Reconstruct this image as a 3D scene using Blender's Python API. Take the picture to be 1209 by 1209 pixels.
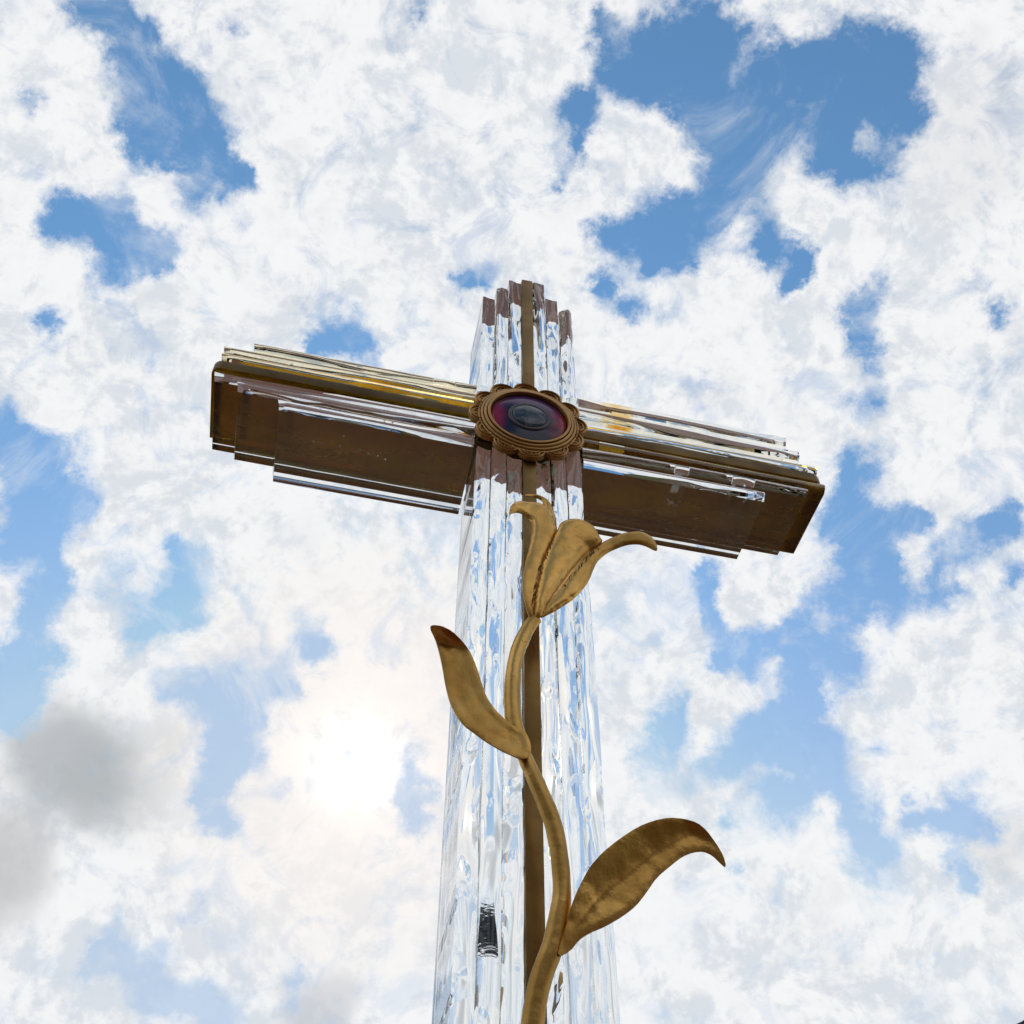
import bpy, bmesh, math, random
from mathutils import Vector, Matrix, noise
from mathutils.geometry import delaunay_2d_cdt

for o in list(bpy.data.objects):
    bpy.data.objects.remove(o)
S = bpy.context.scene
COL = S.collection
R = math.radians
U = 0.5                      # metres per model unit: half the span of the cross arms
Z0 = 2.86                    # height of the crossing above the paving

# ------------------------------------------------------------------ camera
cam_d = bpy.data.cameras.new('camera')
cam = bpy.data.objects.new('camera', cam_d); COL.objects.link(cam)
S.camera = cam
cam_d.sensor_width = 36.0
cam_d.lens = 36.0 * 1293.31 / 1209
cam_d.clip_start = 0.02; cam_d.clip_end = 6000
pitch, yaw, roll = 0.850983, 0.198595, 0.0061527
fw = Vector((math.sin(yaw)*math.cos(pitch), math.cos(yaw)*math.cos(pitch), math.sin(pitch)))
rt = Vector((math.cos(yaw), -math.sin(yaw), 0)); up = rt.cross(fw)
rr = rt*math.cos(roll) + up*math.sin(roll); uu = -rt*math.sin(roll) + up*math.cos(roll)
m3 = Matrix((rr, uu, -fw)).transposed()
cam.matrix_world = Matrix.Translation((-0.46256*U, -2.03685*U, Z0 - 2.81711*U)) @ m3.to_4x4()

S.view_settings.view_transform = 'Standard'
S.view_settings.look = 'None'
S.view_settings.gamma = 1.0
S.view_settings.exposure = 0.0
S.cycles.max_bounces = 24
S.cycles.transmission_bounces = 24
S.cycles.glossy_bounces = 12
S.cycles.diffuse_bounces = 3
S.cycles.caustics_reflective = False
S.cycles.caustics_refractive = False
S.cycles.sample_clamp_indirect = 8.0

# ------------------------------------------------------------------ sun and sky
SUN_DIR = Vector((0.0279, 0.8118, 0.5833)).normalized()
sun_el = math.asin(SUN_DIR.z); sun_az = math.atan2(SUN_DIR.x, SUN_DIR.y)
sd = bpy.data.lights.new('sun', 'SUN'); so = bpy.data.objects.new('sun', sd); COL.objects.link(so)
sd.energy = 2.2; sd.angle = R(0.5); sd.color = (1.0, 0.95, 0.86)
so.rotation_euler = SUN_DIR.to_track_quat('Z', 'Y').to_euler()
so.location = (0, 3, 9)

class NT:
    """tiny helper for writing node graphs"""
    def __init__(s, tree): s.t = tree
    def n(s, kind, **kw):
        nd = s.t.nodes.new(kind)
        for k, v in kw.items(): setattr(nd, k, v)
        return nd
    def put(s, sock, v):
        if isinstance(v, bpy.types.NodeSocket): s.t.links.new(v, sock)
        elif v is not None: sock.default_value = v
    def m(s, op, a, b=None, c=None, clamp=False):
        nd = s.n('ShaderNodeMath', operation=op, use_clamp=clamp)
        for i, v in enumerate((a, b, c)):
            s.put(nd.inputs[i], v)
        return nd.outputs[0]
    def v(s, op, a, b=None, scale=None):
        nd = s.n('ShaderNodeVectorMath', operation=op)
        s.put(nd.inputs[0], a)
        if b is not None: s.put(nd.inputs[1], b)
        if scale is not None: s.put(nd.inputs[3], scale)
        return nd.outputs['Value'] if op in ('DOT_PRODUCT', 'LENGTH') else nd.outputs['Vector']
    def ss(s, x, a, b, lo=0.0, hi=1.0, kind='SMOOTHSTEP'):
        nd = s.n('ShaderNodeMapRange', interpolation_type=kind)
        s.put(nd.inputs[0], x); s.put(nd.inputs[1], a); s.put(nd.inputs[2], b)
        s.put(nd.inputs[3], lo); s.put(nd.inputs[4], hi)
        return nd.outputs[0]
    def mix(s, f, a, b, mode='MIX'):
        nd = s.n('ShaderNodeMix', data_type='RGBA', blend_type=mode)
        s.put(nd.inputs[0], f)
        s.put(nd.inputs[6], a if isinstance(a, bpy.types.NodeSocket) else (*a, 1))
        s.put(nd.inputs[7], b if isinstance(b, bpy.types.NodeSocket) else (*b, 1))
        return nd.outputs[2]
    def noise(s, vec, scale, detail=3, rough=0.5, dist=0.0, lac=2.0):
        nd = s.n('ShaderNodeTexNoise')
        s.put(nd.inputs['Vector'], vec)
        nd.inputs['Scale'].default_value = scale; nd.inputs['Detail'].default_value = detail
        nd.inputs['Roughness'].default_value = rough; nd.inputs['Distortion'].default_value = dist
        nd.inputs['Lacunarity'].default_value = lac
        return nd.outputs

W = bpy.data.worlds.new('World'); S.world = W; W.use_nodes = True
wt = W.node_tree; wt.nodes.clear(); N = NT(wt)
sky = N.n('ShaderNodeTexSky', sky_type='NISHITA')
sky.sun_disc = False; sky.sun_elevation = sun_el; sky.sun_rotation = sun_az
sky.air_density = 1.0; sky.dust_density = 0.15; sky.ozone_density = 2.0
SKY_STRENGTH = 0.15
D = N.n('ShaderNodeTexCoord').outputs['Generated']

# Cloud cover over the part of the sky above the cross: one row per band of sky, '9' cloud, '0' open blue.
# Outside this part of the sky the cover comes from noise alone.
COVER = """
999999999999999999999999999999999999999999999999999999999999
999999999999999999999999999999999999999999999999999999999999
999999999999999999999999999999999999999999999999999999999999
999999999999999999999999999999999999889999999999999999999999
999999999999985249999999999999999999547499999999999999999999
999999999999500179909999999999999999989999999999999999999999
999999999922028999999999999999999999999999999999999999999999
999999999901639999999999999999999999999999999999999999999999
999999999982893999999999999999999999999999956999999999999999
999999999999599999999999999999999999999992949995687999999999
999999999999999953999999999999999999999999999962598099999999
999999999999994039999999409999999999999991557850599499999999
999999999999990298399999129999999999998457212924900119999999
999999999999993012799998289999999999358430354234999599999999
999999999999982001799998799999999999504963000026499999999999
999999999999963022799999999999999999940999501589999999999999
999940599999300000399999899999999999995999940079999999999999
999930299999544355899999999999999999999803071032799999999999
999980109973699999505999999999999999999953303100599999999999
999995049860015949569999999999999999999909991042837799999999
999998106433104917999999999999999999999609999220323049999999
999985328677524979599999999999999999999904999940118099199999
999940039997013999999999999999999999999999999830029346999999
999950018999789999999999999999999999999999999500001930099999
999961103999999999999999999999999999999999999820679999999999
999950006999999999999999999999999999999999999970199999999999
999960006999999999999999999999999999999999999950699999999999
999920699999999999999999999999999999999999999996999999999999
999954999999999999999999999999999999999999999996299999999999
999999999999999999999999999999999999999999999999499999999999
999999979999999999926759999999999999999999999995099999999999
999999906999999999800007999999999999999999999990499991999999
999999998429999999983389999899999990499999999990297999999999
999999999320099999999999997099999809999999990999999999999999
999999914200039999999999999969997986602154130999999999999999
999999940004999949999999999999999721101227559999999999999999
999999998979937299999999999999999999520200168766999999999999
999999999995860309999999999999992999997413136102599999999999
999999999991000199999999999999998099999500023116279999999999
999999938973100449999999999999992139695100012001039999999999
999999999982000399999999999999995153300000001000169999999999
999999999840045899999999999999999930102002001010059999999999
999999999200379849999999999999999934000004695568999999999999
999999999987999999999999929999999927653369999999999999999999
999999999999999999999999999999999999999999999999999999999999
999999999999999999999999999999999999999999999999999999999999
999999999999999999999999999999999999999999999999999999999999
999999999999999999999999999999999999999999999999999999999999
""".split()
SA = Vector((0.9794, -0.2018, 0.0041)); SB = Vector((-0.1544, -0.7359, 0.6592)); SC = Vector((0.1301, 0.6463, 0.7519))
HALF = 0.50
warp = N.v('SCALE', N.v('SUBTRACT', N.noise(D, 12.0, 7, 0.68)[1], (0.5, 0.5, 0.5)), scale=0.085)
DW = N.v('ADD', D, warp)
cu = N.m('MULTIPLY_ADD', N.v('DOT_PRODUCT', DW, tuple(SA)), 0.5/HALF, 0.5, clamp=True)
cv = N.m('MULTIPLY_ADD', N.v('DOT_PRODUCT', DW, tuple(SB)), 0.5/HALF, 0.5, clamp=True)
nr, nc = len(COVER), len(COVER[0])
cvr = N.m('MULTIPLY', cv, float(nr - 1))
comb = N.n('ShaderNodeCombineXYZ')
for i in range(3): N.put(comb.inputs[i], cvr)
cx3 = N.n('ShaderNodeCombineColor')
for i in range(3): N.put(cx3.inputs[i], cu)
cover = None
for g in range(nr//3):
    cn = N.n('ShaderNodeRGBCurve'); mp = cn.mapping; mp.use_clip = True
    for k in range(3):
        c = mp.curves[k]; row = COVER[g*3+k]
        c.points[0].location = (0, int(row[0])/9); c.points[1].location = (1, int(row[-1])/9)
        for i in range(1, nc-1):
            if row[i-1] == row[i] == row[i+1]: continue       # flat runs need no extra points
            c.points.new(i/(nc-1), int(row[i])/9)
        for pnt in c.points: pnt.handle_type = 'VECTOR'
    mp.update()
    N.put(cn.inputs['Color'], cx3.outputs[0])
    w = N.v('ABSOLUTE', N.v('SUBTRACT', comb.outputs[0], (g*3.0, g*3+1.0, g*3+2.0)))
    w = N.v('MAXIMUM', N.v('SUBTRACT', (1, 1, 1), w), (0, 0, 0))
    d = N.v('DOT_PRODUCT', cn.outputs[0], w)
    cover = d if cover is None else N.m('ADD', cover, d)
n_big = N.noise(D, 3.2, 3, 0.5)[0]
elsewhere = N.ss(n_big, 0.40, 0.56, 0.15, 1.0)
inside = N.ss(N.v('DOT_PRODUCT', D, tuple(SC)), 0.80, 0.86)
cover = N.m('ADD', N.m('MULTIPLY', cover, inside), N.m('MULTIPLY', elsewhere, N.m('SUBTRACT', 1.0, inside)))
n1 = N.noise(D, 12.0, 10, 0.66, 0.2)[0]
DS = N.v('ADD', D, N.v('SCALE', tuple(SUN_DIR), scale=0.016))
n1s = N.noise(DS, 12.0, 5, 0.66, 0.2)[0]
n2 = N.noise(D, 30.0, 7, 0.62, 0.5)[0]
t = N.m('ADD', cover, N.m('MULTIPLY_ADD', n1, 1.5, -0.75))
t = N.m('ADD', t, N.m('MULTIPLY_ADD', n2, 0.95, -0.475))
mask = N.ss(t, 0.22, 0.92)
mask = N.m('POWER', mask, 0.85)
veil = N.ss(N.noise(D, 17.0, 6, 0.66, 0.8)[0], 0.50, 0.68, 1.0, 0.62)
mask = N.m('MULTIPLY', mask, veil)
wisp = N.m('MULTIPLY', N.ss(N.noise(D, 6.0, 9, 0.68, 1.2)[0], 0.47, 0.70), 0.42)
haze_low = N.ss(N.n('ShaderNodeSeparateXYZ').outputs[2], 0.72, 0.36, 0.0, 0.24)
N.put([n_ for n_ in wt.nodes if n_.type == 'SEPXYZ'][-1].inputs[0], D)
wisp = N.m('MAXIMUM', wisp, haze_low)
mask = N.m('SUBTRACT', 1.0, N.m('MULTIPLY', N.m('SUBTRACT', 1.0, mask), N.m('SUBTRACT', 1.0, wisp)))
sund = N.v('DOT_PRODUCT', D, tuple(SUN_DIR))
# cloud colour: white where thin and lit through, softly grey where thick
relief = N.m('SUBTRACT', n1s, n1)
shade = N.ss(relief, -0.11, 0.035, 0.0, 1.0)
thick = N.ss(t, 0.75, 1.35)
cc = N.mix(shade, (0.72, 0.765, 0.82), (0.94, 0.945, 0.95))
cc = N.mix(N.m('MULTIPLY', N.m('MULTIPLY', thick, N.ss(n2, 0.35, 0.7)), 0.45), cc, (0.74, 0.765, 0.81))
DP_ = N.v('NORMALIZE', N.v('ADD', D, N.v('SCALE', N.v('SUBTRACT', N.noise(D, 9.0, 4, 0.5)[1], (0.5, 0.5, 0.5)), scale=0.09)))
def patch(vec, ang, k, col, cur):
    c0 = math.cos(R(ang))
    f = N.ss(N.v('DOT_PRODUCT', DP_, tuple(Vector(vec).normalized())), c0, 1.0, 0.0, k, 'SMOOTHERSTEP')
    return N.mix(f, cur, col)
for vec, ang, k, col in [
    ((-0.2127, 0.8142, 0.5402), 4.1, 0.80, (0.41, 0.44, 0.465)), ((-0.1765, 0.829, 0.5306), 3.2, 0.6, (0.45, 0.48, 0.495)),
    ((-0.2450, 0.8540, 0.4588), 3.6, 0.8, (0.56, 0.56, 0.57)), ((-0.1443, 0.8097, 0.5689), 2.4, 0.5, (0.60, 0.62, 0.62)),
    ((0.0201, 0.9132, 0.4069), 2.4, 0.7, (0.55, 0.58, 0.63)), ((0.5446, 0.6788, 0.4926), 2.4, 0.5, (0.68, 0.68, 0.68)),
    ((0.4268, 0.2784, 0.8604), 4.5, 0.4, (0.72, 0.73, 0.76))]:
    cc = patch(vec, ang, k, col, cc)
warm = N.ss(sund, 0.978, 1.0, 0.0, 0.8, 'LINEAR')
cc = N.mix(warm, cc, (1.0, 0.93, 0.88))
S_IN = 1.0/SKY_STRENGTH
cloud = N.v('SCALE', cc, scale=S_IN*0.98)
dz = N.n('ShaderNodeSeparateXYZ'); N.put(dz.inputs[0], D)
tint = N.mix(N.ss(dz.outputs[2], 0.42, 0.86), (1.12, 1.10, 1.02), (0.80, 1.12, 1.16))
skyc = N.v('MULTIPLY', sky.outputs[0], tint)
skyc = N.v('MINIMUM', skyc, (0.44*S_IN, 0.59*S_IN, 0.80*S_IN))
col = N.mix(mask, skyc, cloud)
# light of the veiled sun scattered in the cloud around it
ga = N.m('POWER', N.m('MAXIMUM', sund, 0.0), 2300.0)
gb = N.m('POWER', N.m('MAXIMUM', sund, 0.0), 260.0)
gl = N.m('ADD', N.m('MULTIPLY', ga, 1.1*S_IN), N.m('MULTIPLY', gb, 0.06*S_IN))
gl = N.m('MULTIPLY', gl, N.m('MULTIPLY_ADD', mask, 0.8, 0.2))
gl = N.m('MULTIPLY', gl, N.ss(n1, 0.36, 0.60, 0.35, 1.35))
col = N.v('ADD', col, N.v('SCALE', (1.0, 0.93, 0.84), scale=gl))
bg = N.n('ShaderNodeBackground'); N.put(bg.inputs[0], col); bg.inputs[1].default_value = SKY_STRENGTH
wo = N.n('ShaderNodeOutputWorld'); wt.links.new(bg.outputs[0], wo.inputs[0])

# ------------------------------------------------------------------ materials
def mat(name):
    m = bpy.data.materials.new(name); m.use_nodes = True
    t = m.node_tree; b = t.nodes['Principled BSDF']
    return m, NT(t), b
def streaks(m, col, amount):
    t = m.node_tree; N = NT(t); b = t.nodes['Principled BSDF']
    src = b.inputs['Base Color'].links[0].from_socket
    mp = N.n('ShaderNodeMapping'); N.put(mp.inputs[0], N.n('ShaderNodeTexCoord').outputs['Object']); mp.inputs[3].default_value = (0.5, 1.3, 1.0)
    f = N.noise(mp.outputs[0], 12, 4, 0.5, 0.8)[0]
    N.put(b.inputs['Base Color'], N.mix(N.ss(f, 0.50, 0.66, 0.0, amount), src, col))
    N.put(b.inputs['Roughness'], N.ss(f, 0.35, 0.65, 0.34, 0.20))
def objco(N): return N.n('ShaderNodeTexCoord').outputs['Object']
def bump(N, b, h, strength, dist):
    nd = N.n('ShaderNodeBump'); nd.inputs['Strength'].default_value = strength; nd.inputs['Distance'].default_value = dist
    N.put(nd.inputs['Height'], h); N.put(b.inputs['Normal'], nd.outputs[0]); return nd

def bronze(name, base, dark, rough, metal=0.85, bs=0.35, crease=False):
    m, N, b = mat(name); co = objco(N)
    a = N.noise(co, 9, 5, 0.6)[0]; f = N.noise(co, 120, 4, 0.65)[0]
    c = N.mix(N.ss(a, 0.35, 0.7), base, dark)
    c = N.mix(N.ss(f, 0.56, 0.72, 0.0, 0.45), c, tuple(x*0.45 for x in base))
    N.put(b.inputs['Base Color'], c)
    b.inputs['Metallic'].default_value = metal
    N.put(b.inputs['Roughness'], N.ss(a, 0.3, 0.7, rough-0.06, rough+0.1))
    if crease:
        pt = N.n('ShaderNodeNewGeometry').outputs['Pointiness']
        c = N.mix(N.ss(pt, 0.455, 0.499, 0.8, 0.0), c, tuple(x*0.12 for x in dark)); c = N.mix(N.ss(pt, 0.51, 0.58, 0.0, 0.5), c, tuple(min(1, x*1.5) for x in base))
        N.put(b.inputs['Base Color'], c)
    h = N.m('ADD', N.m('MULTIPLY', N.noise(co, 45, 3, 0.5)[0], 1.0), N.m('MULTIPLY', f, 0.4))
    bump(N, b, h, bs, 0.002)
    return m
M_frame = bronze('dark_bronze', (0.30, 0.175, 0.055), (0.22, 0.125, 0.036), 0.42, 0.9, 0.2)
M_level = bronze('golden_bronze_sheet', (0.50, 0.28, 0.008), (0.30, 0.165, 0.004), 0.28, 0.92, 0.25)
streaks(M_level, (0.66, 0.40, 0.02), 0.3)
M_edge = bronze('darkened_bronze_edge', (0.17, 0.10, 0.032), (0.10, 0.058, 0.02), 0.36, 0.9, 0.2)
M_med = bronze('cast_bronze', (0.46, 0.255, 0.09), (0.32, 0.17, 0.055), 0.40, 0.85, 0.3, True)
M_lily = bronze('hammered_brass', (0.68, 0.385, 0.105), (0.44, 0.23, 0.048), 0.33, 0.92, 0.55)
M_stem = bronze('rubbed_brass', (0.60, 0.35, 0.10), (0.38, 0.21, 0.05), 0.30, 0.92, 0.5)
M_seam, N, b = mat('blackened_seam')
b.inputs['Base Color'].default_value = (0.05, 0.028, 0.012, 1); b.inputs['Roughness'].default_value = 0.7

def glass(name, tint, amber=None):
    m, N, b = mat(name); co = objco(N)
    c = None
    if amber:
        lo, hi, col = amber
        sx = N.n('ShaderNodeSeparateXYZ'); N.put(sx.inputs[0], co)
        x = N.m('MULTIPLY_ADD', N.noise(co, 60, 3)[0], 0.012, sx.outputs[0])
        f = N.m('MULTIPLY', N.ss(x, lo-0.006, lo+0.002), N.ss(x, hi-0.002, hi+0.006, 1.0, 0.0))
        c = N.mix(f, tint, col)
        N.put(b.inputs['Base Color'], c)
    else:
        b.inputs['Base Color'].default_value = (*tint, 1)
    b.inputs['Roughness'].default_value = 0.0
    b.inputs['IOR'].default_value = 1.50
    b.inputs['Transmission Weight'].default_value = 1.0
    return m
M_glass = glass('clear_cast_glass', (0.935, 0.962, 0.968))
M_glass_warm = glass('yellowed_glass', (0.93, 0.85, 0.62))
M_glass_amber = glass('glass_with_amber_glue', (0.98, 0.965, 0.90), (0.150, 0.182, (0.93, 0.62, 0.22)))
M_glass_grey = glass('grey_tinted_glass', (0.92, 0.95, 0.93))

# ------------------------------------------------------------------ mesh helpers
def mesh_obj(name, verts, faces, material, parent=None, smooth=None, mats=None):
    me = bpy.data.meshes.new(name); me.from_pydata([tuple(v) for v in verts], [], faces); me.update()
    bm = bmesh.new(); bm.from_mesh(me); bmesh.ops.recalc_face_normals(bm, faces=bm.faces); bm.to_mesh(me); bm.free()
    for m_ in (mats or [material]): me.materials.append(m_)
    if smooth is not None:
        me.polygons.foreach_set('use_smooth', [True]*len(me.polygons)); me.set_sharp_from_angle(angle=R(smooth))
    o = bpy.data.objects.new(name, me); COL.objects.link(o)
    if parent: o.parent = parent
    return o
def from_bm(name, bm, material, parent=None, smooth=None):
    me = bpy.data.meshes.new(name); bmesh.ops.recalc_face_normals(bm, faces=bm.faces); bm.to_mesh(me); bm.free()
    me.materials.append(material)
    if smooth is not None:
        me.polygons.foreach_set('use_smooth', [True]*len(me.polygons)); me.set_sharp_from_angle(angle=R(smooth))
    o = bpy.data.objects.new(name, me); COL.objects.link(o)
    if parent: o.parent = parent
    return o
def bm_box(bm, x0, x1, y0, y1, z0, z1):
    r = bmesh.ops.create_cube(bm, size=1.0)
    for v in r['verts']:
        v.co = Vector(((x0+x1)/2 + v.co.x*(x1-x0), (y0+y1)/2 + v.co.y*(y1-y0), (z0+z1)/2 + v.co.z*(z1-z0)))
    return r['verts']
def tag(o, label=None, cat=None, group=None, kind=None):
    if label: o['label'] = label
    if cat: o['category'] = cat
    if group: o['group'] = group
    if kind: o['kind'] = kind
    return o
def tube(bm, pts, radii, seg=10, flat=1.0, axis=Vector((0, 1, 0)), cap=True):
    """swept tube; flat squeezes it along `axis`"""
    pts = [Vector(p) for p in pts]; rings = []
    for i, p in enumerate(pts):
        t = (pts[min(i+1, len(pts)-1)] - pts[max(i-1, 0)]).normalized()
        side = t.cross(axis)
        side = side.normalized() if side.length > 1e-6 else Vector((1, 0, 0))
        nrm = side.cross(t).normalized()
        rr_ = radii[i] if isinstance(radii, (list, tuple)) else radii
        rings.append([bm.verts.new(p + side*math.cos(a)*rr_ + nrm*math.sin(a)*rr_*flat)
                      for a in [2*math.pi*k/seg for k in range(seg)]])
    for a, b_ in zip(rings, rings[1:]):
        for k in range(seg):
            bm.faces.new((a[k], a[(k+1) % seg], b_[(k+1) % seg], b_[k]))
    if cap:
        bm.faces.new(rings[0][::-1]); bm.faces.new(rings[-1])

# ------------------------------------------------------------------ ground, far below the picture
def ground_mat():
    m, N, b = mat('worn_grass_and_earth'); co = objco(N)
    a = N.noise(co, 0.6, 6, 0.6)[0]; f = N.noise(co, 9, 5, 0.7)[0]
    c = N.mix(N.ss(a, 0.4, 0.6), (0.075, 0.085, 0.035), (0.10, 0.075, 0.05))
    c = N.mix(N.ss(f, 0.4, 0.7, 0, 0.6), c, (0.04, 0.05, 0.022)); N.put(b.inputs['Base Color'], c)
    b.inputs['Roughness'].default_value = 0.95; bump(N, b, f, 0.6, 0.03); return m
def paving_mat():
    m, N, b = mat('red_brown_pavers'); co = objco(N)
    br = N.n('ShaderNodeTexBrick'); N.put(br.inputs['Vector'], co)
    br.inputs['Scale'].default_value = 1.0; br.inputs['Brick Width'].default_value = 0.2; br.inputs['Row Height'].default_value = 0.1
    br.inputs['Mortar Size'].default_value = 0.004
    br.inputs['Color1'].default_value = (0.15, 0.060, 0.032, 1); br.inputs['Color2'].default_value = (0.10, 0.042, 0.025, 1)
    br.inputs['Mortar'].default_value = (0.04, 0.028, 0.022, 1)
    f = N.noise(co, 3, 6, 0.7)[0]
    c = N.mix(N.ss(f, 0.42, 0.7, 0, 0.5), br.outputs[0], (0.075, 0.042, 0.030)); N.put(b.inputs['Base Color'], c)
    b.inputs['Roughness'].default_value = 0.85; bump(N, b, br.outputs['Fac'], -0.3, 0.004); return m
g = mesh_obj('ground', [(-2500, -2500, -0.004), (2500, -2500, -0.004), (2500, 2500, -0.004), (-2500, 2500, -0.004)], [(0, 1, 2, 3)], ground_mat())
tag(g, kind='structure')
bm = bmesh.new(); bm_box(bm, -3.2, 3.4, -3.6, 5.2, -0.1, 0.012)
tag(from_bm('paving', bm, paving_mat()), kind='structure')

# ------------------------------------------------------------------ the glass cross
def P(x, y, z): return Vector((x*U, y*U, z*U))
cross = bpy.data.objects.new('glass_cross', None); COL.objects.link(cross)
cross.empty_display_size = 0.2; cross.location = (0, 0, 0.92)
tag(cross, 'tall cross of clear glass bars on dark bronze plates with purple medallion and brass lily', 'cross')
OFF = Vector((0, 0, Z0 - 0.92))      # parts are modelled about the crossing
TILT = 0.0359                         # the arms drop slightly to the right
ZBASE = -(Z0 - 0.92)/U

def place(o):
    o.location = OFF; return o

# bronze core: an upright plate and a level plate, both standing edge-on to the front
T = 0.0205; DP = 0.285
def plate(outline, nrm_axis, t, bev):
    """extrude a 2-D outline of a plate to thickness 2t along x (0) or z (2)"""
    bm = bmesh.new()
    lo = []; hi = []
    for a, y in outline:
        if nrm_axis == 0: lo.append(bm.verts.new(P(-t, y, a))); hi.append(bm.verts.new(P(t, y, a)))
        else: lo.append(bm.verts.new(P(a, y, -t - TILT*a))); hi.append(bm.verts.new(P(a, y, t - TILT*a)))
    bm.faces.new(lo); bm.faces.new(hi[::-1])
    n = len(lo)
    for i in range(n): bm.faces.new((lo[i], lo[(i+1) % n], hi[(i+1) % n], hi[i]))
    bmesh.ops.recalc_face_normals(bm, faces=bm.faces)
    rim = [e for e in bm.edges if len(e.link_faces) == 2 and any(len(f.verts) > 4 for f in e.link_faces)]
    bmesh.ops.bevel(bm, geom=rim, offset=bev, segments=2, affect='EDGES', profile=0.6)
    return bm
def rounded(a0, a1, y0, y1, r0, r1):
    """(a,y) outline with the two front corners rounded"""
    o = []
    for k in range(7):
        t = math.pi/2*k/6; o.append((a0 + r0 - r0*math.cos(t), y0 + r0 - r0*math.sin(t)))
    for k in range(7):
        t = math.pi/2*k/6; o.append((a1 - r1 + r1*math.sin(t), y0 + r1 - r1*math.cos(t)))
    return o + [(a1, y1), (a0, y1)]
bm = plate(rounded(ZBASE, 0.905, -0.006, DP, 0.002, 0.016), 0, T, 0.0014)
place(from_bm('upright_plate', bm, M_frame, cross, 35))
bm = plate(rounded(-1.0, 0.994, 0.002, DP, 0.030, 0.042), 2, T, 0.0014)
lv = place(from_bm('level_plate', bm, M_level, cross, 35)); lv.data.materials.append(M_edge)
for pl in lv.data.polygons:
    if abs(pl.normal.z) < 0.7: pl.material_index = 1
bm = bmesh.new()
for s in (-1, 1):
    bm_box(bm, s*(T+0.001)*U, s*0.158*U, 0.02*U, 0.24*U, (T+0.012)*U, 0.155*U)
    bm_box(bm, s*(T+0.001)*U, s*0.158*U, 0.02*U, 0.24*U, -0.118*U, -(T+0.012)*U)
place(from_bm('centre_block', bm, M_frame, cross, 35))

def bar(axis, a0, a1, l0, l1, y0, y1, seed, amp=1.0, material=None, slant=0.0, bow=0.0, n_front=13, slant0=0.0, stretch=1.0, lat=1.0, round_=0.004, chips=1.0):
    """one cast glass bar. axis 'z' upright / 'x' level; a0..a1 its length, l0..l1 its thickness, y0..y1 its depth.
    Front and back are rough cast, the two broad sides are plain."""
    rnd = random.Random(seed)
    step = 0.0046
    nl = max(8, int(abs(a1-a0)/step))
    so_ = Vector((seed*7.31, seed*3.17, seed*1.93))
    th = l1 - l0
    verts = []; NF = n_front; NB = 5; ring = NF + NB
    for i in range(nl+1):
        t = i/nl; a = a0 + (a1-a0)*t
        e = min(1.0, min(i, nl-i)/3.0)
        for k in range(NF):                     # front, from l0 to l1
            s = k/(NF-1); l = l0 + th*s
            la = a/stretch
            w1 = noise.noise(Vector((l/lat/0.050, la/0.20, 0.0)) + so_)*0.0070
            w1 += noise.noise(Vector((l/lat/0.07, la/0.42, 3.0)) + so_)*0.016
            w1 += noise.noise(Vector((l/lat/0.026, la/0.10, 7.0)) + so_)*0.0012
            w1 += max(0.0, noise.noise(Vector((l/lat/0.03, la/0.11, 11.0)) + so_) - 0.30)*0.014
            crown = (1 - (2*s-1)**2)
            y = y0 + round_ - crown*round_ + w1*amp*(0.35+0.65*crown) + bow*math.sin(math.pi*t)
            if k in (0, NF-1):                  # chipped edges
                y += max(0.0, noise.noise(Vector((a/0.05, k*3.0, 5.0)) + so_) - 0.30)*0.010*amp*chips
            ll = l
            if k == 0: ll += max(0, noise.noise(Vector((a/0.12, 1.0, 9.0)) + so_))*0.003
            if k == NF-1: ll -= max(0, noise.noise(Vector((a/0.12, 2.0, 9.0)) + so_))*0.003
            verts.append((a, y, ll, s, t))
        for k in range(NB):                     # back, from l1 to l0
            s = 1 - k/(NB-1); l = l0 + th*s
            w = noise.noise(Vector((0.0, a/0.9, 21.0)) + so_)*0.004
            verts.append((a, y1 + w*amp - (0.0016 if k in (0, NB-1) else 0.0), l, s, t))
    out = []
    for a, y, l, s, t in verts:
        # cut ends are a little out of square
        if t > 0.999: a = a + slant*(s-0.5)*th
        if t < 0.001: a = a + slant0*(s-0.5)*th
        out.append(P(l, y, a) if axis == 'z' else P(a, y, l - TILT*a))
    F = []
    for i in range(nl):
        for k in range(ring):
            k2 = (k+1) % ring
            F.append((i*ring+k, i*ring+k2, (i+1)*ring+k2, (i+1)*ring+k))
    F.append(tuple(range(ring))[::-1]); F.append(tuple(nl*ring+k for k in range(ring)))
    o = mesh_obj('glass_bar', out, F, material or M_glass, cross, 32)
    return place(o)

# dark reflection of the surroundings, painted on a thin sheet in the middle left bar
M_dark_reflection, N, b = mat('painted_dark_reflection'); co = objco(N)
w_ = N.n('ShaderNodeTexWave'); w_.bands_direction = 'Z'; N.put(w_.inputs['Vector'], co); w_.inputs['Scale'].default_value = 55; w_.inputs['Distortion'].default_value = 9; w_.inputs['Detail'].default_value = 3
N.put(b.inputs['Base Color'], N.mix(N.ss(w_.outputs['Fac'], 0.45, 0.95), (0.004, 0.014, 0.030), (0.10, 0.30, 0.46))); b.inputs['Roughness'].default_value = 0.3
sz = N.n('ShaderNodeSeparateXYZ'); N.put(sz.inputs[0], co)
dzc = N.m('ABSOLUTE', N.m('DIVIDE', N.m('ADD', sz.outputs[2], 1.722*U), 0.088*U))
mp_ = N.n('ShaderNodeMapping'); N.put(mp_.inputs[0], co); mp_.inputs[3].default_value = (1.0, 1.0, 3.5); mp_.inputs[2].default_value = (0, 0.3, 0)
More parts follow.
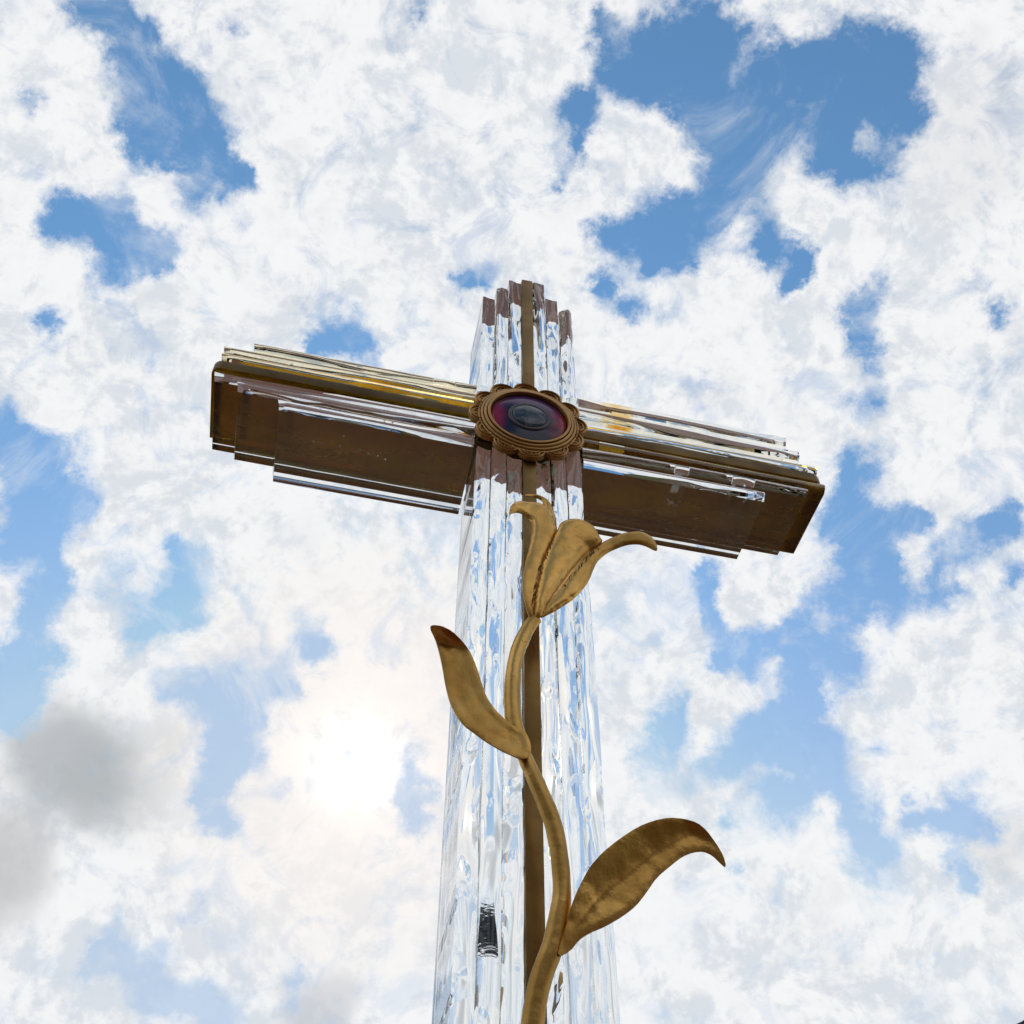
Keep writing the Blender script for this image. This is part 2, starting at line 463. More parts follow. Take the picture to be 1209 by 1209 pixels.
thr = N.m('SUBTRACT', N.noise(mp_.outputs[0], 130, 4, 0.7)[0], N.ss(dzc, 0.15, 1.1, 0.22, 0.62))
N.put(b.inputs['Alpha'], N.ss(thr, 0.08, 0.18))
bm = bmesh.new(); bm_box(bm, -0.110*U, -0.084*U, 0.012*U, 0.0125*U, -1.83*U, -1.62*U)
place(from_bm('dark_reflection_sheet', bm, M_dark_reflection, cross))

WB = (0.1656 - T)/3
GD = 0.265
G = 0.0011           # hairline joint between bars
rnd = random.Random(4)
tops = {(-1, 0): 0.893, (-1, 1): 0.798, (-1, 2): 0.735, (1, 0): 0.903, (1, 1): 0.802, (1, 2): 0.711}
lows = {(-1, 0): -0.185, (-1, 1): -0.157, (-1, 2): -0.159, (1, 0): -0.170, (1, 1): -0.150, (1, 2): -0.125}
yf = {(-1, 0): 0.006, (-1, 1): -0.002, (-1, 2): 0.004, (1, 0): 0.004, (1, 1): 0.0, (1, 2): -0.003}
sd_ = 11
for s in (-1, 1):
    for k in range(3):
        a, b_ = T + G + k*WB, T + (k+1)*WB - G
        l0, l1 = (a, b_) if s > 0 else (-b_, -a)
        sd_ += 1
        bar('z', 0.172, tops[s, k], l0, l1, yf[s, k], GD, sd_, 1.4, M_glass, slant=rnd.uniform(-0.25, 0.25))
        bar('z', ZBASE + 0.01, lows[s, k], l0, l1, yf[s, k], GD, sd_+40, 1.85, M_glass, slant=rnd.uniform(-0.3, 0.3))
# level bars: (side, end, lower face, upper face, front, back, glass)
BUB = [(-0.62, 0.055), (-0.565, 0.06), (-0.655, 0.10), (-0.63, 0.104), (-0.575, 0.10), (-0.51, 0.098), (-0.485, 0.108), (-0.455, 0.112), (-0.43, 0.12)]
arms = [
    (-1, 0.982, 0.0215, 0.068, 0.004, 0.262, M_glass_warm), (-1, 0.984, 0.070, 0.116, 0.008, 0.262, M_glass_warm), (-1, 0.897, 0.118, 0.160, 0.006, 0.258, M_glass_warm),
    (1, 0.980, 0.0215, 0.070, 0.006, 0.258, M_glass_grey), (1, 0.932, 0.086, 0.140, 0.004, 0.260, M_glass_amber), (1, 0.898, 0.152, 0.210, 0.004, 0.258, M_glass_amber),
    (-1, 0.985, -0.074, -0.0215, 0.010, 0.287, M_glass), (-1, 0.905, -0.126, -0.076, -0.006, 0.268, M_glass), (-1, 0.772, -0.182, -0.128, -0.006, 0.282, M_glass),
    (1, 0.984, -0.076, -0.0197, 0.004, 0.280, M_glass_grey), (1, 0.911, -0.120, -0.078, -0.002, 0.262, M_glass), (1, 0.760, -0.178, -0.132, -0.004, 0.262, M_glass)]
for i, (s, end, z0, z1, y0, y1, gm) in enumerate(arms):
    st = 0.1685 + (i % 3)*0.002
    a0, a1 = (st, end) if s > 0 else (-end, -st)
    bar('x', a0, a1, z0, z1, y0, y1, 90+i*3, 0.95, gm, slant=0.2 if s > 0 else 0, slant0=-0.2 if s < 0 else 0, stretch=2.8, lat=1.6, round_=0.0065, chips=0.0)

# small air bubbles trapped in the lowest left bar
M_air, N, b = mat('air_in_glass'); b.inputs['Transmission Weight'].default_value = 1.0; b.inputs['IOR'].default_value = 0.667; b.inputs['Roughness'].default_value = 0.0
for i, (x, y) in enumerate(BUB):
    bm = bmesh.new(); bmesh.ops.create_uvsphere(bm, u_segments=12, v_segments=8, radius=0.0011 + 0.0006*((i*7) % 3)/2)
    bmesh.ops.translate(bm, verts=bm.verts, vec=P(x, y, -0.158 - TILT*x))
    place(from_bm('air_bubble', bm, M_air, cross, 180))

# ------------------------------------------------------------------ medallion
MC = (-0.006, -0.022)                       # centre (x, z)
MY = -0.012                                 # face of the bars
def lathe_y(bm, prof, seg=96, cx=MC[0], cz=MC[1]):
    """prof: (radius, y) from the rim inward; closed surface"""
    rings = []
    for r_, y in prof:
        rings.append([bm.verts.new(P(cx + r_*math.cos(2*math.pi*k/seg), y, cz + r_*math.sin(2*math.pi*k/seg))) for k in range(seg)])
    for a, b_ in zip(rings, rings[1:]):
        for k in range(seg): bm.faces.new((a[k], a[(k+1) % seg], b_[(k+1) % seg], b_[k]))
    return rings
bm = bmesh.new()
# scalloped plate with twelve lobes
def lobe_r(th, c=0.146, a=0.047):
    w = R(30); ph = ((th - R(3) + w/2) % w) - w/2
    return c*math.cos(ph) + math.sqrt(max(1e-9, a*a - (c*math.sin(ph))**2))
seg = 240
rings = []
for f, y in ((1.0, MY), (1.0, MY-0.009), (0.985, MY-0.012), (0.90, MY-0.010), (0.80, MY-0.011)):
    rings.append([bm.verts.new(P(MC[0] + lobe_r(t)*f*math.cos(t), y, MC[1] + lobe_r(t)*f*math.sin(t))) for t in [2*math.pi*k/seg for k in range(seg)]])
for a, b_ in zip(rings, rings[1:]):
    for k in range(seg): bm.faces.new((a[k], a[(k+1) % seg], b_[(k+1) % seg], b_[k]))
bm.faces.new(rings[0][::-1]); bm.faces.new(rings[-1])
# rolled edge and inner scroll of every lobe
for j in range(12):
    th = R(3 + 30*j); c0 = Vector((math.cos(th), math.sin(th))); c1 = Vector((-math.sin(th), math.cos(th)))
    def lp(u, v, y): return P(MC[0] + c0.x*u + c1.x*v, y, MC[1] + c0.y*u + c1.y*v)
    for (cu_, ra, rad, lim, ysh) in ((0.147, 0.0425, 0.0036, 74, 0.0125), (0.150, 0.029, 0.0028, 88, 0.0120)):
        pts = []; rads = []
        for k in range(23):
            q = R(-lim + 2*lim*k/22)
            pts.append(lp(cu_ + ra*math.cos(q), ra*0.98*math.sin(q), MY - ysh)); rads.append(rad*U*(1 if 1 < k < 21 else 0.8))
        # curl at the ends
        for sgn in (1,):
            base = R(lim)
            for k in range(1, 8):
                q = base + R(38)*k; rr2 = ra*(0.30 - 0.025*k)
                cxx = cu_ + (ra - ra*0.30)*math.cos(base); cyy = (ra - ra*0.30)*math.sin(base)
                pts.append(lp(cxx + rr2*math.cos(q), cyy + rr2*math.sin(q), MY - ysh)); rads.append(rad*U*0.75)
        tube(bm, pts, rads, 8, 1.7)
    # small radial veins fanning over the lobe
    for v_ in (-0.42, 0, 0.42):
        tube(bm, [lp(0.150, v_*0.012, MY-0.011), lp(0.172, v_*0.040, MY-0.0115)], [0.0026*U, 0.0014*U], 6)
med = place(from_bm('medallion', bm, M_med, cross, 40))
bm = bmesh.new()
b0 = MY - 0.009
lathe_y(bm, [(0.164, b0+0.004), (0.164, b0-0.004), (0.1625, b0-0.006), (0.158, b0-0.006), (0.1575, b0+0.003), (0.1555, b0+0.003), (0.155, b0-0.009), (0.153, b0-0.011), (0.148, b0-0.011),
             (0.1475, b0-0.001), (0.1455, b0-0.001), (0.145, b0-0.014), (0.143, b0-0.016), (0.137, b0-0.016), (0.1365, b0-0.005), (0.1345, b0-0.005), (0.134, b0-0.020), (0.131, b0-0.022), (0.126, b0-0.021), (0.1245, b0-0.017), (0.124, b0-0.002), (0.124, b0+0.004)])
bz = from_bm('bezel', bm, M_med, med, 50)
# cabochon
M_gem, N, b = mat('purple_cabochon_glass'); co = objco(N)
sx = N.n('ShaderNodeSeparateXYZ'); N.put(sx.inputs[0], co)
ax = N.m('ABSOLUTE', N.m('ADD', sx.outputs[0], -MC[0]*U)); az = N.m('ADD', sx.outputs[2], -MC[1]*U)
wv = N.m('MULTIPLY_ADD', N.noise(co, 40, 3)[0], 0.03, -0.015)
c = N.mix(N.ss(N.m('ADD', ax, wv), 0.028, 0.056), (0.014, 0.010, 0.05), (0.46, 0.006, 0.07))
c = N.mix(N.ss(N.m('ADD', az, wv), 0.008, 0.05), c, (0.12, 0.045, 0.19))
c = N.mix(N.ss(az, -0.03, -0.055), c, (0.006, 0.010, 0.035))
N.put(b.inputs['Base Color'], c); b.inputs['Roughness'].default_value = 0.12
b.inputs['Specular IOR Level'].default_value = 0.35
bm = bmesh.new()
gr = 0.1235; hb = 0.013
prof = [(gr, b0+0.004)] + [(gr*math.cos(R(a)), b0 - 0.004 - hb*math.sin(R(a))) for a in (0, 12, 25, 38, 50, 62, 73, 82, 87)]
rg = lathe_y(bm, prof)
bm.faces.new(rg[-1]); bm.faces.new(rg[0][::-1])
from_bm('cabochon', bm, M_gem, med, 60)
M_iris, N, b = mat('milky_blue_inlay'); co = objco(N)
c = N.mix(N.ss(N.noise(co, 55, 5, 0.6, 1.2)[0], 0.38, 0.62), (0.035, 0.06, 0.10), (0.15, 0.17, 0.19))
c = N.mix(N.ss(N.noise(co, 90, 3)[0], 0.6, 0.7), c, (0.03, 0.10, 0.11))
N.put(b.inputs['Base Color'], c); b.inputs['Roughness'].default_value = 0.15; b.inputs['Specular IOR Level'].default_value = 0.35
bm = bmesh.new(); yb = b0 - 0.004 - hb*0.93
rg = lathe_y(bm, [(0.0545, yb+0.006), (0.0545, yb-0.0035), (0.050, yb-0.006), (0.035, yb-0.008), (0.018, yb-0.0092), (0.004, yb-0.0096)])
bm.faces.new(rg[-1]); bm.faces.new(rg[0][::-1])
from_bm('inlay', bm, M_iris, med, 50)
M_ring, N, b = mat('tarnished_ring'); b.inputs['Base Color'].default_value = (0.085, 0.07, 0.075, 1); b.inputs['Metallic'].default_value = 0.6; b.inputs['Roughness'].default_value = 0.35
bm = bmesh.new()
lathe_y(bm, [(0.068, yb+0.010), (0.068, yb-0.001), (0.064, yb-0.0035), (0.057, yb-0.0035), (0.0548, yb-0.001), (0.0548, yb+0.008)])
from_bm('inlay_ring', bm, M_ring, med, 50)

# ------------------------------------------------------------------ brass lily
P_LEFT = [(-0.032, -0.958), (-0.047, -0.888), (-0.048, -0.833), (-0.04, -0.773), (-0.028, -0.704), (-0.02, -0.648), (-0.018, -0.609), (-0.027, -0.591), (-0.046, -0.581), (-0.065, -0.586), (-0.079, -0.6), (-0.085, -0.612), (-0.087, -0.599), (-0.082, -0.571), (-0.068, -0.546), (-0.046, -0.528), (-0.024, -0.52), (-0.001, -0.518), (0.016, -0.523), (0.034, -0.556), (0.044, -0.586), (0.052, -0.616), (0.04, -0.65), (0.026, -0.692), (0.01, -0.741), (0.001, -0.794), (-0.007, -0.838), (-0.013, -0.881), (-0.017, -0.92), (-0.017, -0.956)]
P_BACK = [(0.016, -0.523), (0.022, -0.508), (0.016, -0.482), (0.002, -0.472), (-0.018, -0.471), (-0.033, -0.473), (-0.033, -0.468), (-0.02, -0.461), (0.005, -0.457), (0.028, -0.47), (0.041, -0.492), (0.049, -0.52), (0.054, -0.552), (0.055, -0.592), (0.052, -0.616), (0.04, -0.65), (0.03, -0.637), (0.022, -0.583)]
P_MID = [(-0.019, -0.958), (-0.017, -0.92), (-0.013, -0.881), (-0.007, -0.838), (0.001, -0.794), (0.01, -0.741), (0.026, -0.692), (0.04, -0.65), (0.052, -0.616), (0.058, -0.599), (0.075, -0.582), (0.1, -0.573), (0.125, -0.574), (0.147, -0.585), (0.161, -0.608), (0.167, -0.626), (0.177, -0.64), (0.159, -0.659), (0.136, -0.691), (0.113, -0.726), (0.09, -0.768), (0.076, -0.796), (0.056, -0.836), (0.035, -0.872), (0.016, -0.913), (-0.001, -0.957)]
P_RIGHT = [(0.177, -0.64), (0.2, -0.619), (0.223, -0.606), (0.246, -0.599), (0.274, -0.598), (0.295, -0.609), (0.308, -0.626), (0.316, -0.656), (0.316, -0.681), (0.306, -0.675), (0.291, -0.659), (0.27, -0.648), (0.248, -0.647), (0.22, -0.656), (0.197, -0.67), (0.174, -0.694), (0.156, -0.721), (0.143, -0.757), (0.131, -0.796), (0.111, -0.836), (0.086, -0.872), (0.059, -0.901), (0.033, -0.927), (0.009, -0.947), (-0.002, -0.956), (0.012, -0.914), (0.035, -0.872), (0.056, -0.836), (0.076, -0.796), (0.09, -0.768), (0.113, -0.726), (0.136, -0.691), (0.159, -0.659)]
LEAF_A = [(-0.27, -1.032), (-0.263, -1.025), (-0.242, -1.024), (-0.217, -1.035), (-0.192, -1.06), (-0.175, -1.084), (-0.162, -1.113), (-0.151, -1.147), (-0.142, -1.18), (-0.131, -1.216), (-0.111, -1.249), (-0.088, -1.273), (-0.064, -1.291), (-0.045, -1.297), (-0.037, -1.307), (-0.029, -1.329), (-0.028, -1.356), (-0.038, -1.371), (-0.051, -1.375), (-0.064, -1.37), (-0.094, -1.359), (-0.132, -1.338), (-0.155, -1.321), (-0.179, -1.304), (-0.199, -1.277), (-0.213, -1.246), (-0.225, -1.2), (-0.234, -1.151), (-0.244, -1.107), (-0.257, -1.062)]
LEAF_B = [(0.019, -1.817), (0.028, -1.78), (0.042, -1.742), (0.051, -1.708), (0.068, -1.667), (0.092, -1.621), (0.121, -1.585), (0.157, -1.551), (0.199, -1.517), (0.235, -1.497), (0.271, -1.484), (0.306, -1.481), (0.334, -1.486), (0.355, -1.503), (0.372, -1.529), (0.385, -1.558), (0.388, -1.584), (0.379, -1.577), (0.362, -1.558), (0.343, -1.551), (0.32, -1.556), (0.295, -1.569), (0.271, -1.59), (0.234, -1.624), (0.208, -1.662), (0.184, -1.693), (0.155, -1.718), (0.117, -1.744), (0.085, -1.761), (0.064, -1.777), (0.045, -1.802)]
RIB_B = [(0.034, -1.805), (0.065, -1.75), (0.121, -1.678), (0.179, -1.625), (0.239, -1.57), (0.319, -1.517), (0.357, -1.531), (0.385, -1.579)]
STEM_TOP = [(-0.012, -0.952, 0.017), (-0.025, -0.974, 0.017), (-0.04, -1.011, 0.018), (-0.056, -1.062, 0.018), (-0.065, -1.111, 0.018), (-0.069, -1.159, 0.019), (-0.07, -1.217, 0.02), (-0.066, -1.277, 0.02), (-0.053, -1.324, 0.018), (-0.04, -1.36, 0.015)]
STEM = [(-0.055, -1.312, 0.009), (-0.046, -1.35, 0.016), (-0.037, -1.378, 0.018), (-0.026, -1.405, 0.018), (-0.012, -1.44, 0.019), (0.001, -1.474, 0.019), (0.01, -1.5, 0.02), (0.021, -1.538, 0.02), (0.03, -1.602, 0.019), (0.033, -1.66, 0.019), (0.031, -1.705, 0.02), (0.021, -1.755, 0.021), (0.009, -1.802, 0.021), (-0.009, -1.85, 0.021), (-0.021, -1.894, 0.021), (-0.029, -1.946, 0.022), (-0.031, -2.006, 0.022)]
LY = -0.10
def dist_seg(p, a, b_):
    ab = b_ - a; t = max(0, min(1, (p-a).dot(ab)/max(ab.length_squared, 1e-12))); return (p - (a + ab*t)).length
def dist_line(p, L): return min(dist_seg(p, L[i], L[i+1]) for i in range(len(L)-1))
def smooth_outline(pts, it=1, closed=True):
    for _ in range(it):
        o = []; n = len(pts)
        for i in range(n):
            a, b_ = Vector(pts[i]), Vector(pts[(i+1) % n])
            o += [tuple(a*0.78 + b_*0.22), tuple(a*0.22 + b_*0.78)]
        pts = o
    return pts
def sheet(name, outline, yfun, thick, material, parent, res=0.0085, it=1, seed=0, droop=(0, 0)):
    """hammered metal sheet: a real outline, relief from yfun(x,z,edge distance), and thickness"""
    ol = [Vector(p) for p in smooth_outline(outline, it)]
    ring = ol + [ol[0]]
    xs = [p.x for p in ol]; zs = [p.y for p in ol]
    def inside(p):
        c = False; n = len(ol)
        for i in range(n):
            a, b_ = ol[i], ol[(i+1) % n]
            if (a.y > p.y) != (b_.y > p.y) and p.x < (b_.x-a.x)*(p.y-a.y)/(b_.y-a.y) + a.x: c = not c
        return c
    pts = list(ol); row = 0; z = min(zs)
    while z < max(zs):
        x = min(xs) + (row % 2)*res/2
        while x < max(xs):
            p = Vector((x, z))
            if inside(p) and dist_line(p, ring) > res*0.45: pts.append(p)
            x += res
        z += res*0.87; row += 1
    V, E, F, *_ = delaunay_2d_cdt(pts, [], [list(range(len(ol)))], 1, 1e-6)
    n = len(V); rnd = random.Random(seed)
    front = []; back = []
    for v in V:
        v = Vector(v); e = dist_line(v, ring)
        y = yfun(v.x, v.y, e) + noise.noise(Vector((v.x/0.03, v.y/0.03, seed)))*0.0016
        r_ = 0.0035*math.exp(-e/0.004)       # softened edge
        X = v.x + (y-LY)*droop[0]; Zz = v.y + (y-LY)*droop[1]     # what leans forward also sinks
        front.append(P(X, y - thick/2 + r_, Zz)); back.append(P(X, y + thick/2 - r_, Zz))
    faces = [tuple(f) for f in F] + [tuple(i+n for i in reversed(f)) for f in F]
    cnt = {}
    for f in F:
        for i in range(len(f)):
            e = (f[i], f[(i+1) % len(f)]); cnt[e] = 1
    for (a, b_) in cnt:
        if (b_, a) not in cnt: faces.append((b_, a, a+n, b_+n))
    return mesh_obj(name, front+back, faces, material, parent, 55)

def stem_pts(L):
    o = []; rads = []
    for i in range(len(L)-1):
        p0 = L[max(i-1, 0)]; p1 = L[i]; p2 = L[i+1]; p3 = L[min(i+2, len(L)-1)]
        for k in range(5):
            t = k/5
            q = [0.5*((2*p1[j]) + (-p0[j]+p2[j])*t + (2*p0[j]-5*p1[j]+4*p2[j]-p3[j])*t*t + (-p0[j]+3*p1[j]-3*p2[j]+p3[j])*t**3) for j in range(3)]
            o.append(q)
    o.append(list(L[-1])); return o
stem_l = STEM + [(-0.028, -2.16, 0.0300), (-0.012, -2.35, 0.031), (0.0, -2.65, 0.032), (0.0, -3.1, 0.033), (0.0, ZBASE + 0.12, 0.034)]
q = stem_pts(stem_l); bm = bmesh.new()
pp = []; rs = []
for i, (x, z, r_) in enumerate(q):
    wob = noise.noise(Vector((z/0.05, 4, 1)))*0.05 + noise.noise(Vector((z/0.015, 9, 1)))*0.03
    pp.append(P(x, LY, z)); rs.append(r_*U*(1+wob))
tube(bm, pp, rs, 16, 0.62)
lily = place(from_bm('lily_stem', bm, M_stem, cross, 50))
bm = bmesh.new(); q = stem_pts(STEM_TOP)
tube(bm, [P(x, LY - 0.002, z) for x, z, r_ in q], [r_*U*(1+noise.noise(Vector((z/0.03, 2, 1)))*0.05) for x, z, r_ in q], 16, 0.62)
from_bm('flower_stalk', bm, M_stem, lily, 50)
# pins that hold the lily off the bars (behind the stem)
for x, z in ((0.0, -0.90), (0.0, -2.9)):
    bm = bmesh.new(); tube(bm, [P(x, -0.004, z), P(x, LY, z)], 0.007*U, 10, axis=Vector((1, 0, 0)))
    from_bm('fixing_pin', bm, M_frame, lily, 50)

ribB = [Vector(p) for p in RIB_B]
def y_leafB(x, z, e):
    p = Vector((x, z)); d = dist_line(p, ribB)
    # which side of the midrib
    i = min(range(len(ribB)-1), key=lambda k: dist_seg(p, ribB[k], ribB[k+1]))
    a, b_ = ribB[i], ribB[i+1]; side = (b_.x-a.x)*(p.y-a.y) - (b_.y-a.y)*(p.x-a.x)
    tip = max(0.0, x - 0.42)
    k = 0.85 if side > 0 else 0.10
    return LY - 0.004 - (math.sqrt(d*d + 0.0001) - 0.01)*k - tip*0.35
def y_leafA(x, z, e):
    t = (z + 1.075 + 0.10*(x+0.2))         # fold across the blade: the tip leans forward
    u = 0.5*(t + math.sqrt(t*t + 0.0002))
    return LY - 0.004 - u*1.0 + 0.010*math.sin((z+1.15)*7) - 0.25*max(0.0, 0.02-e)
LB = sheet('leaf', LEAF_B, y_leafB, 0.011, M_lily, lily, 0.009, 1, 3, (0.28, 0.58))
LA = sheet('leaf', LEAF_A, y_leafA, 0.011, M_lily, lily, 0.009, 1, 5, (0.15, 0.85))
LA['label'] = 'upper leaf pointing up to the left, its tip folded forward'
LB['label'] = 'lower leaf curving out to the right with creased midrib'
seamL = [Vector(p) for p in [(-0.013, -0.881), (0.001, -0.794), (0.010, -0.741), (0.026, -0.692), (0.040, -0.650)]]
def puff(amount, w): return lambda e: amount*(1 - math.exp(-e/w))
valley = [Vector((0.035, -0.90)), Vector((0.075, -0.80)), Vector((0.11, -0.73)), Vector((0.14, -0.68))]
def y_mid(x, z, e):  return LY - 0.010 - 0.006*(1-math.exp(-e/0.010)) - 0.10*max(0, z+0.66) + 0.012*math.exp(-(dist_line(Vector((x, z)), valley)/0.018)**2)
def y_left(x, z, e): return LY - 0.009 - 0.0025*(1-math.exp(-e/0.006)) - 0.35*max(0, -x-0.03)
def y_right(x, z, e): return LY - 0.009 - 0.0025*(1-math.exp(-e/0.006)) - 0.30*max(0, x-0.20)
def y_back(x, z, e): return LY + 0.012 - 0.006*(1-math.exp(-e/0.012))
def grow(pts, cx, cz, k): return [(cx+(x-cx)*k, cz+(z-cz)*k) for x, z in pts]
head = sheet('flower_head', P_MID, y_mid, 0.011, M_lily, lily, 0.0085, 1, 7)
sheet('petal', P_LEFT, y_left, 0.010, M_lily, lily, 0.0085, 1, 8)
sheet('petal', P_BACK, y_back, 0.010, M_lily, lily, 0.0085, 1, 9)
sheet('petal', P_RIGHT, y_right, 0.010, M_lily, lily, 0.0085, 1, 10)
# rough chased seams between the petals
def seam(pts, seed):
    bm = bmesh.new(); rnd = random.Random(seed)
    L = [Vector(p) for p in pts]; pos = []
    for a, b_ in zip(L, L[1:]):
        for k in range(7): pos.append(a.lerp(b_, k/7))
    for i, p in enumerate(pos):
        if rnd.random() < 0.3: continue
        w = rnd.uniform(0.0006, 0.0026); h = rnd.uniform(0.0015, 0.0075)
        c_ = P(p.x + rnd.gauss(0, 0.002), LY - 0.0172 + rnd.uniform(-0.0005, 0.001), p.y)
        r_ = bmesh.ops.create_icosphere(bm, subdivisions=1, radius=1.0)
        for v in r_['verts']:
            n_ = noise.noise(v.co*2 + Vector((i, seed, 0)))*0.5 + 1
            v.co = Vector((v.co.x*w*U*n_, v.co.y*0.0012*U, v.co.z*h*U*n_)) + c_
    return from_bm('seam', bm, M_seam, lily)
seam([(-0.022, -0.921), (-0.018, -0.883), (-0.012, -0.847), (-0.008, -0.818), (-0.001, -0.784), (0.012, -0.744), (0.029, -0.692), (0.039, -0.668)], 3)
seam([(0.167, -0.667), (0.146, -0.692), (0.129, -0.715), (0.112, -0.745), (0.095, -0.774), (0.075, -0.807), (0.059, -0.839)], 4)


# ------------------------------------------------------------------ plinth under the cross (below the picture)
M_stone, N, b = mat('pale_weathered_stone'); co = objco(N)
a = N.noise(co, 6, 6, 0.65)[0]; f = N.noise(co, 70, 4, 0.7)[0]
c = N.mix(N.ss(a, 0.35, 0.7), (0.36, 0.34, 0.30), (0.27, 0.25, 0.22)); c = N.mix(N.ss(f, 0.55, 0.75, 0, 0.4), c, (0.16, 0.15, 0.13))
N.put(b.inputs['Base Color'], c); b.inputs['Roughness'].default_value = 0.9; bump(N, b, f, 0.5, 0.004)
bm = bmesh.new()
for x, y0, y1, z0, z1 in ((0.42, -0.30, 0.46, 0.012, 0.14), (0.30, -0.19, 0.35, 0.14, 0.84), (0.36, -0.25, 0.41, 0.84, 0.92)):
    bm_box(bm, -x, x, y0, y1, z0, z1)
bmesh.ops.bevel(bm, geom=list(bm.edges), offset=0.008, segments=2, affect='EDGES')
tag(from_bm('stone_plinth', bm, M_stone, None, 30), 'pale stepped stone plinth carrying the glass cross', 'plinth')

# ------------------------------------------------------------------ house beyond, only its roof corner shows
def flat(name, base, rough, vary=0.3, scale=3.0):
    m, N, b = mat(name); co = objco(N); f = N.noise(co, scale, 5, 0.6)[0]
    N.put(b.inputs['Base Color'], N.mix(N.ss(f, 0.35, 0.65, 0, vary), base, tuple(x*0.6 for x in base)))
    b.inputs['Roughness'].default_value = rough; return m
M_wall = flat('grey_render', (0.33, 0.31, 0.28), 0.9); M_roof = flat('dark_roof_tiles', (0.035, 0.03, 0.03), 0.7, 0.5, 6)
M_trim = flat('dark_painted_wood', (0.03, 0.026, 0.024), 0.5); M_white = flat('white_window_paint', (0.7, 0.7, 0.68), 0.4, 0.1)
M_pane, N, b = mat('window_glass'); b.inputs['Base Color'].default_value = (0.03, 0.035, 0.04, 1); b.inputs['Roughness'].default_value = 0.05
HX0, HX1, HY0, HY1, HE, HT = 5.30, 13.9, 11.35, 20.0, 5.435, 0.577
house = bpy.data.objects.new('house', None); COL.objects.link(house); house.location = (HX0, HY0, 0)
tag(house, 'house whose dark tiled roof corner just shows in the bottom right corner', 'house')
xm = (HX0+HX1)/2; ap = HE + (xm-HX0)*HT
def hp(name, bm, m, parent=house, sm=None):
    bmesh.ops.translate(bm, verts=bm.verts, vec=(-HX0, -HY0, 0)); return from_bm(name, bm, m, parent, sm)
bm = bmesh.new()
prof = [(HX0, 0), (HX1, 0), (HX1, HE-0.12), (xm, ap-0.12), (HX0, HE-0.12)]
fr = [bm.verts.new((x, HY0, z)) for x, z in prof]; bk = [bm.verts.new((x, HY1, z)) for x, z in prof]
bm.faces.new(fr); bm.faces.new(bk[::-1])
for i in range(5): bm.faces.new((fr[i], fr[(i+1) % 5], bk[(i+1) % 5], bk[i]))
hp('wall', bm, M_wall)
bm = bmesh.new()
for s in (-1, 1):
    rows = 22; half = xm - HX0 + 0.45
    for r_ in range(rows):
        a0, a1 = half*r_/rows, half*(r_+1)/rows
        q = [(xm + s*a, ap + 0.10 - a*HT + dz) for a, dz in ((a0, 0.0), (a1, 0.03), (a1, -0.10), (a0, -0.10))]
        v0 = [bm.verts.new((x, HY0-0.35, z)) for x, z in q]; v1 = [bm.verts.new((x, HY1+0.35, z)) for x, z in q]
        bm.faces.new(v0); bm.faces.new(v1[::-1])
        for i in range(4): bm.faces.new((v0[i], v0[(i+1) % 4], v1[(i+1) % 4], v1[i]))
roof = hp('roof', bm, M_roof)
bm = bmesh.new(); bm_box(bm, xm+1.2, xm+1.9, HY0+4, HY0+4.7, ap-1.2, ap+0.9); hp('chimney', bm, M_wall, roof)
for wx in (HX0+1.6, HX0+4.3, HX0+7.0):
    for wz in (0.9, 3.4):
        bm = bmesh.new()
        for x0, x1, z0, z1 in ((-0.55, 0.55, 0, 0.07), (-0.55, 0.55, 1.23, 1.3), (-0.55, -0.48, 0.072, 1.228), (0.48, 0.55, 0.072, 1.228), (-0.025, 0.025, 0.072, 1.228)):
            bm_box(bm, wx+x0, wx+x1, HY0-0.05, HY0+0.03, wz+z0, wz+z1)
        wn = hp('window', bm, M_white)
        bm = bmesh.new(); bm_box(bm, wx-0.48, wx+0.48, HY0-0.02, HY0+0.02, wz+0.07, wz+1.23); hp('pane', bm, M_pane, wn)
# ------------------------------------------------------------------ unseen brick building added behind the viewpoint to darken reflections in lower brass and glass
m_, N, b = mat('brown_brick'); co = objco(N)
br = N.n('ShaderNodeTexBrick'); mpg = N.n('ShaderNodeMapping'); mpg.inputs[2].default_value = (R(90), 0, 0); N.put(mpg.inputs[0], co); N.put(br.inputs['Vector'], mpg.outputs[0])
br.inputs['Scale'].default_value = 1.0; br.inputs['Brick Width'].default_value = 0.24; br.inputs['Row Height'].default_value = 0.08; br.inputs['Mortar Size'].default_value = 0.005
br.inputs['Color1'].default_value = (0.10, 0.06, 0.04, 1); br.inputs['Color2'].default_value = (0.07, 0.045, 0.032, 1); br.inputs['Mortar'].default_value = (0.14, 0.13, 0.11, 1)
N.put(b.inputs['Base Color'], br.outputs[0]); b.inputs['Roughness'].default_value = 0.9
CX0, CX1, CY0, CY1, CE, CR = -10.0, 9.0, -15.0, -7.2, 5.6, 8.6
hall = bpy.data.objects.new('added_dark_hall', None); COL.objects.link(hall); hall.location = (CX0, CY0, 0)
tag(hall, 'unseen brown brick hall added behind the viewpoint to darken reflections', 'hall')
def cp(name, bm, m, parent=hall):
    bmesh.ops.translate(bm, verts=bm.verts, vec=(-CX0, -CY0, 0)); return from_bm(name, bm, m, parent)
cm = (CY0+CY1)/2
bm = bmesh.new()
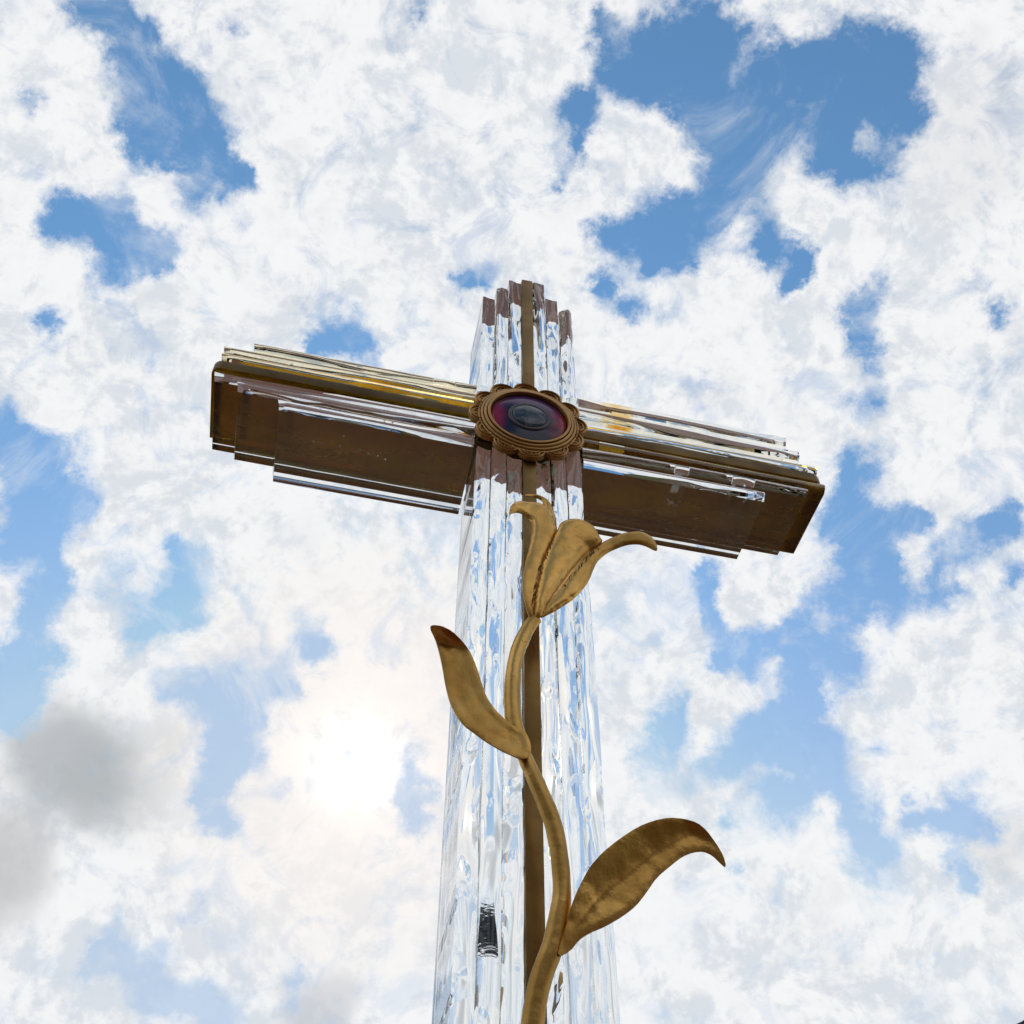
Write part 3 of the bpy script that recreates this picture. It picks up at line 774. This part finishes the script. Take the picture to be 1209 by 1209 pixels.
pr = [(CY0, 0), (CY1, 0), (CY1, CE-0.1), (cm, CR-0.15), (CY0, CE-0.1)]
v0 = [bm.verts.new((CX0, y, z)) for y, z in pr]; v1 = [bm.verts.new((CX1, y, z)) for y, z in pr]
bm.faces.new(v0); bm.faces.new(v1[::-1])
for i in range(5): bm.faces.new((v0[i], v0[(i+1) % 5], v1[(i+1) % 5], v1[i]))
cp('wall', bm, m_)
bm = bmesh.new(); sl = (CR-CE)/(CY1-cm)
for s in (-1, 1):
    half = CY1 - cm + 0.5
    for k in range(20):
        a0, a1 = half*k/20, half*(k+1)/20
        q = [(cm + s*a, CR + 0.08 - a*sl + dz) for a, dz in ((a0, 0.0), (a1, 0.03), (a1, -0.08), (a0, -0.08))]
        v0 = [bm.verts.new((CX0-0.4, y, z)) for y, z in q]; v1 = [bm.verts.new((CX1+0.4, y, z)) for y, z in q]
        bm.faces.new(v0); bm.faces.new(v1[::-1])
        for i in range(4): bm.faces.new((v0[i], v0[(i+1) % 4], v1[(i+1) % 4], v1[i]))
cp('roof', bm, M_roof)
for wx in (-7.5, -4.0, 3.0, 6.5):
    bm = bmesh.new()
    for x0, x1, z0, z1 in ((-0.7, 0.7, 0, 0.08), (-0.7, 0.7, 2.12, 2.2), (-0.7, -0.62, 0.082, 2.118), (0.62, 0.7, 0.082, 2.118), (-0.03, 0.03, 0.082, 2.118)):
        bm_box(bm, wx+x0, wx+x1, CY1-0.03, CY1+0.05, 1.3+z0, 1.3+z1)
    wn = cp('window', bm, M_white)
    bm = bmesh.new(); bm_box(bm, wx-0.62, wx+0.62, CY1-0.02, CY1+0.02, 1.38, 3.42); cp('pane', bm, M_pane, wn)
bm = bmesh.new(); bm_box(bm, -1.1, 0.1, CY1-0.03, CY1+0.04, 0.014, 2.3)
dr = cp('door', bm, M_trim)
bm = bmesh.new(); bmesh.ops.create_uvsphere(bm, u_segments=12, v_segments=8, radius=0.035); bmesh.ops.translate(bm, verts=bm.verts, vec=(-0.02, CY1+0.07, 1.05)); cp('handle', bm, M_med, dr)
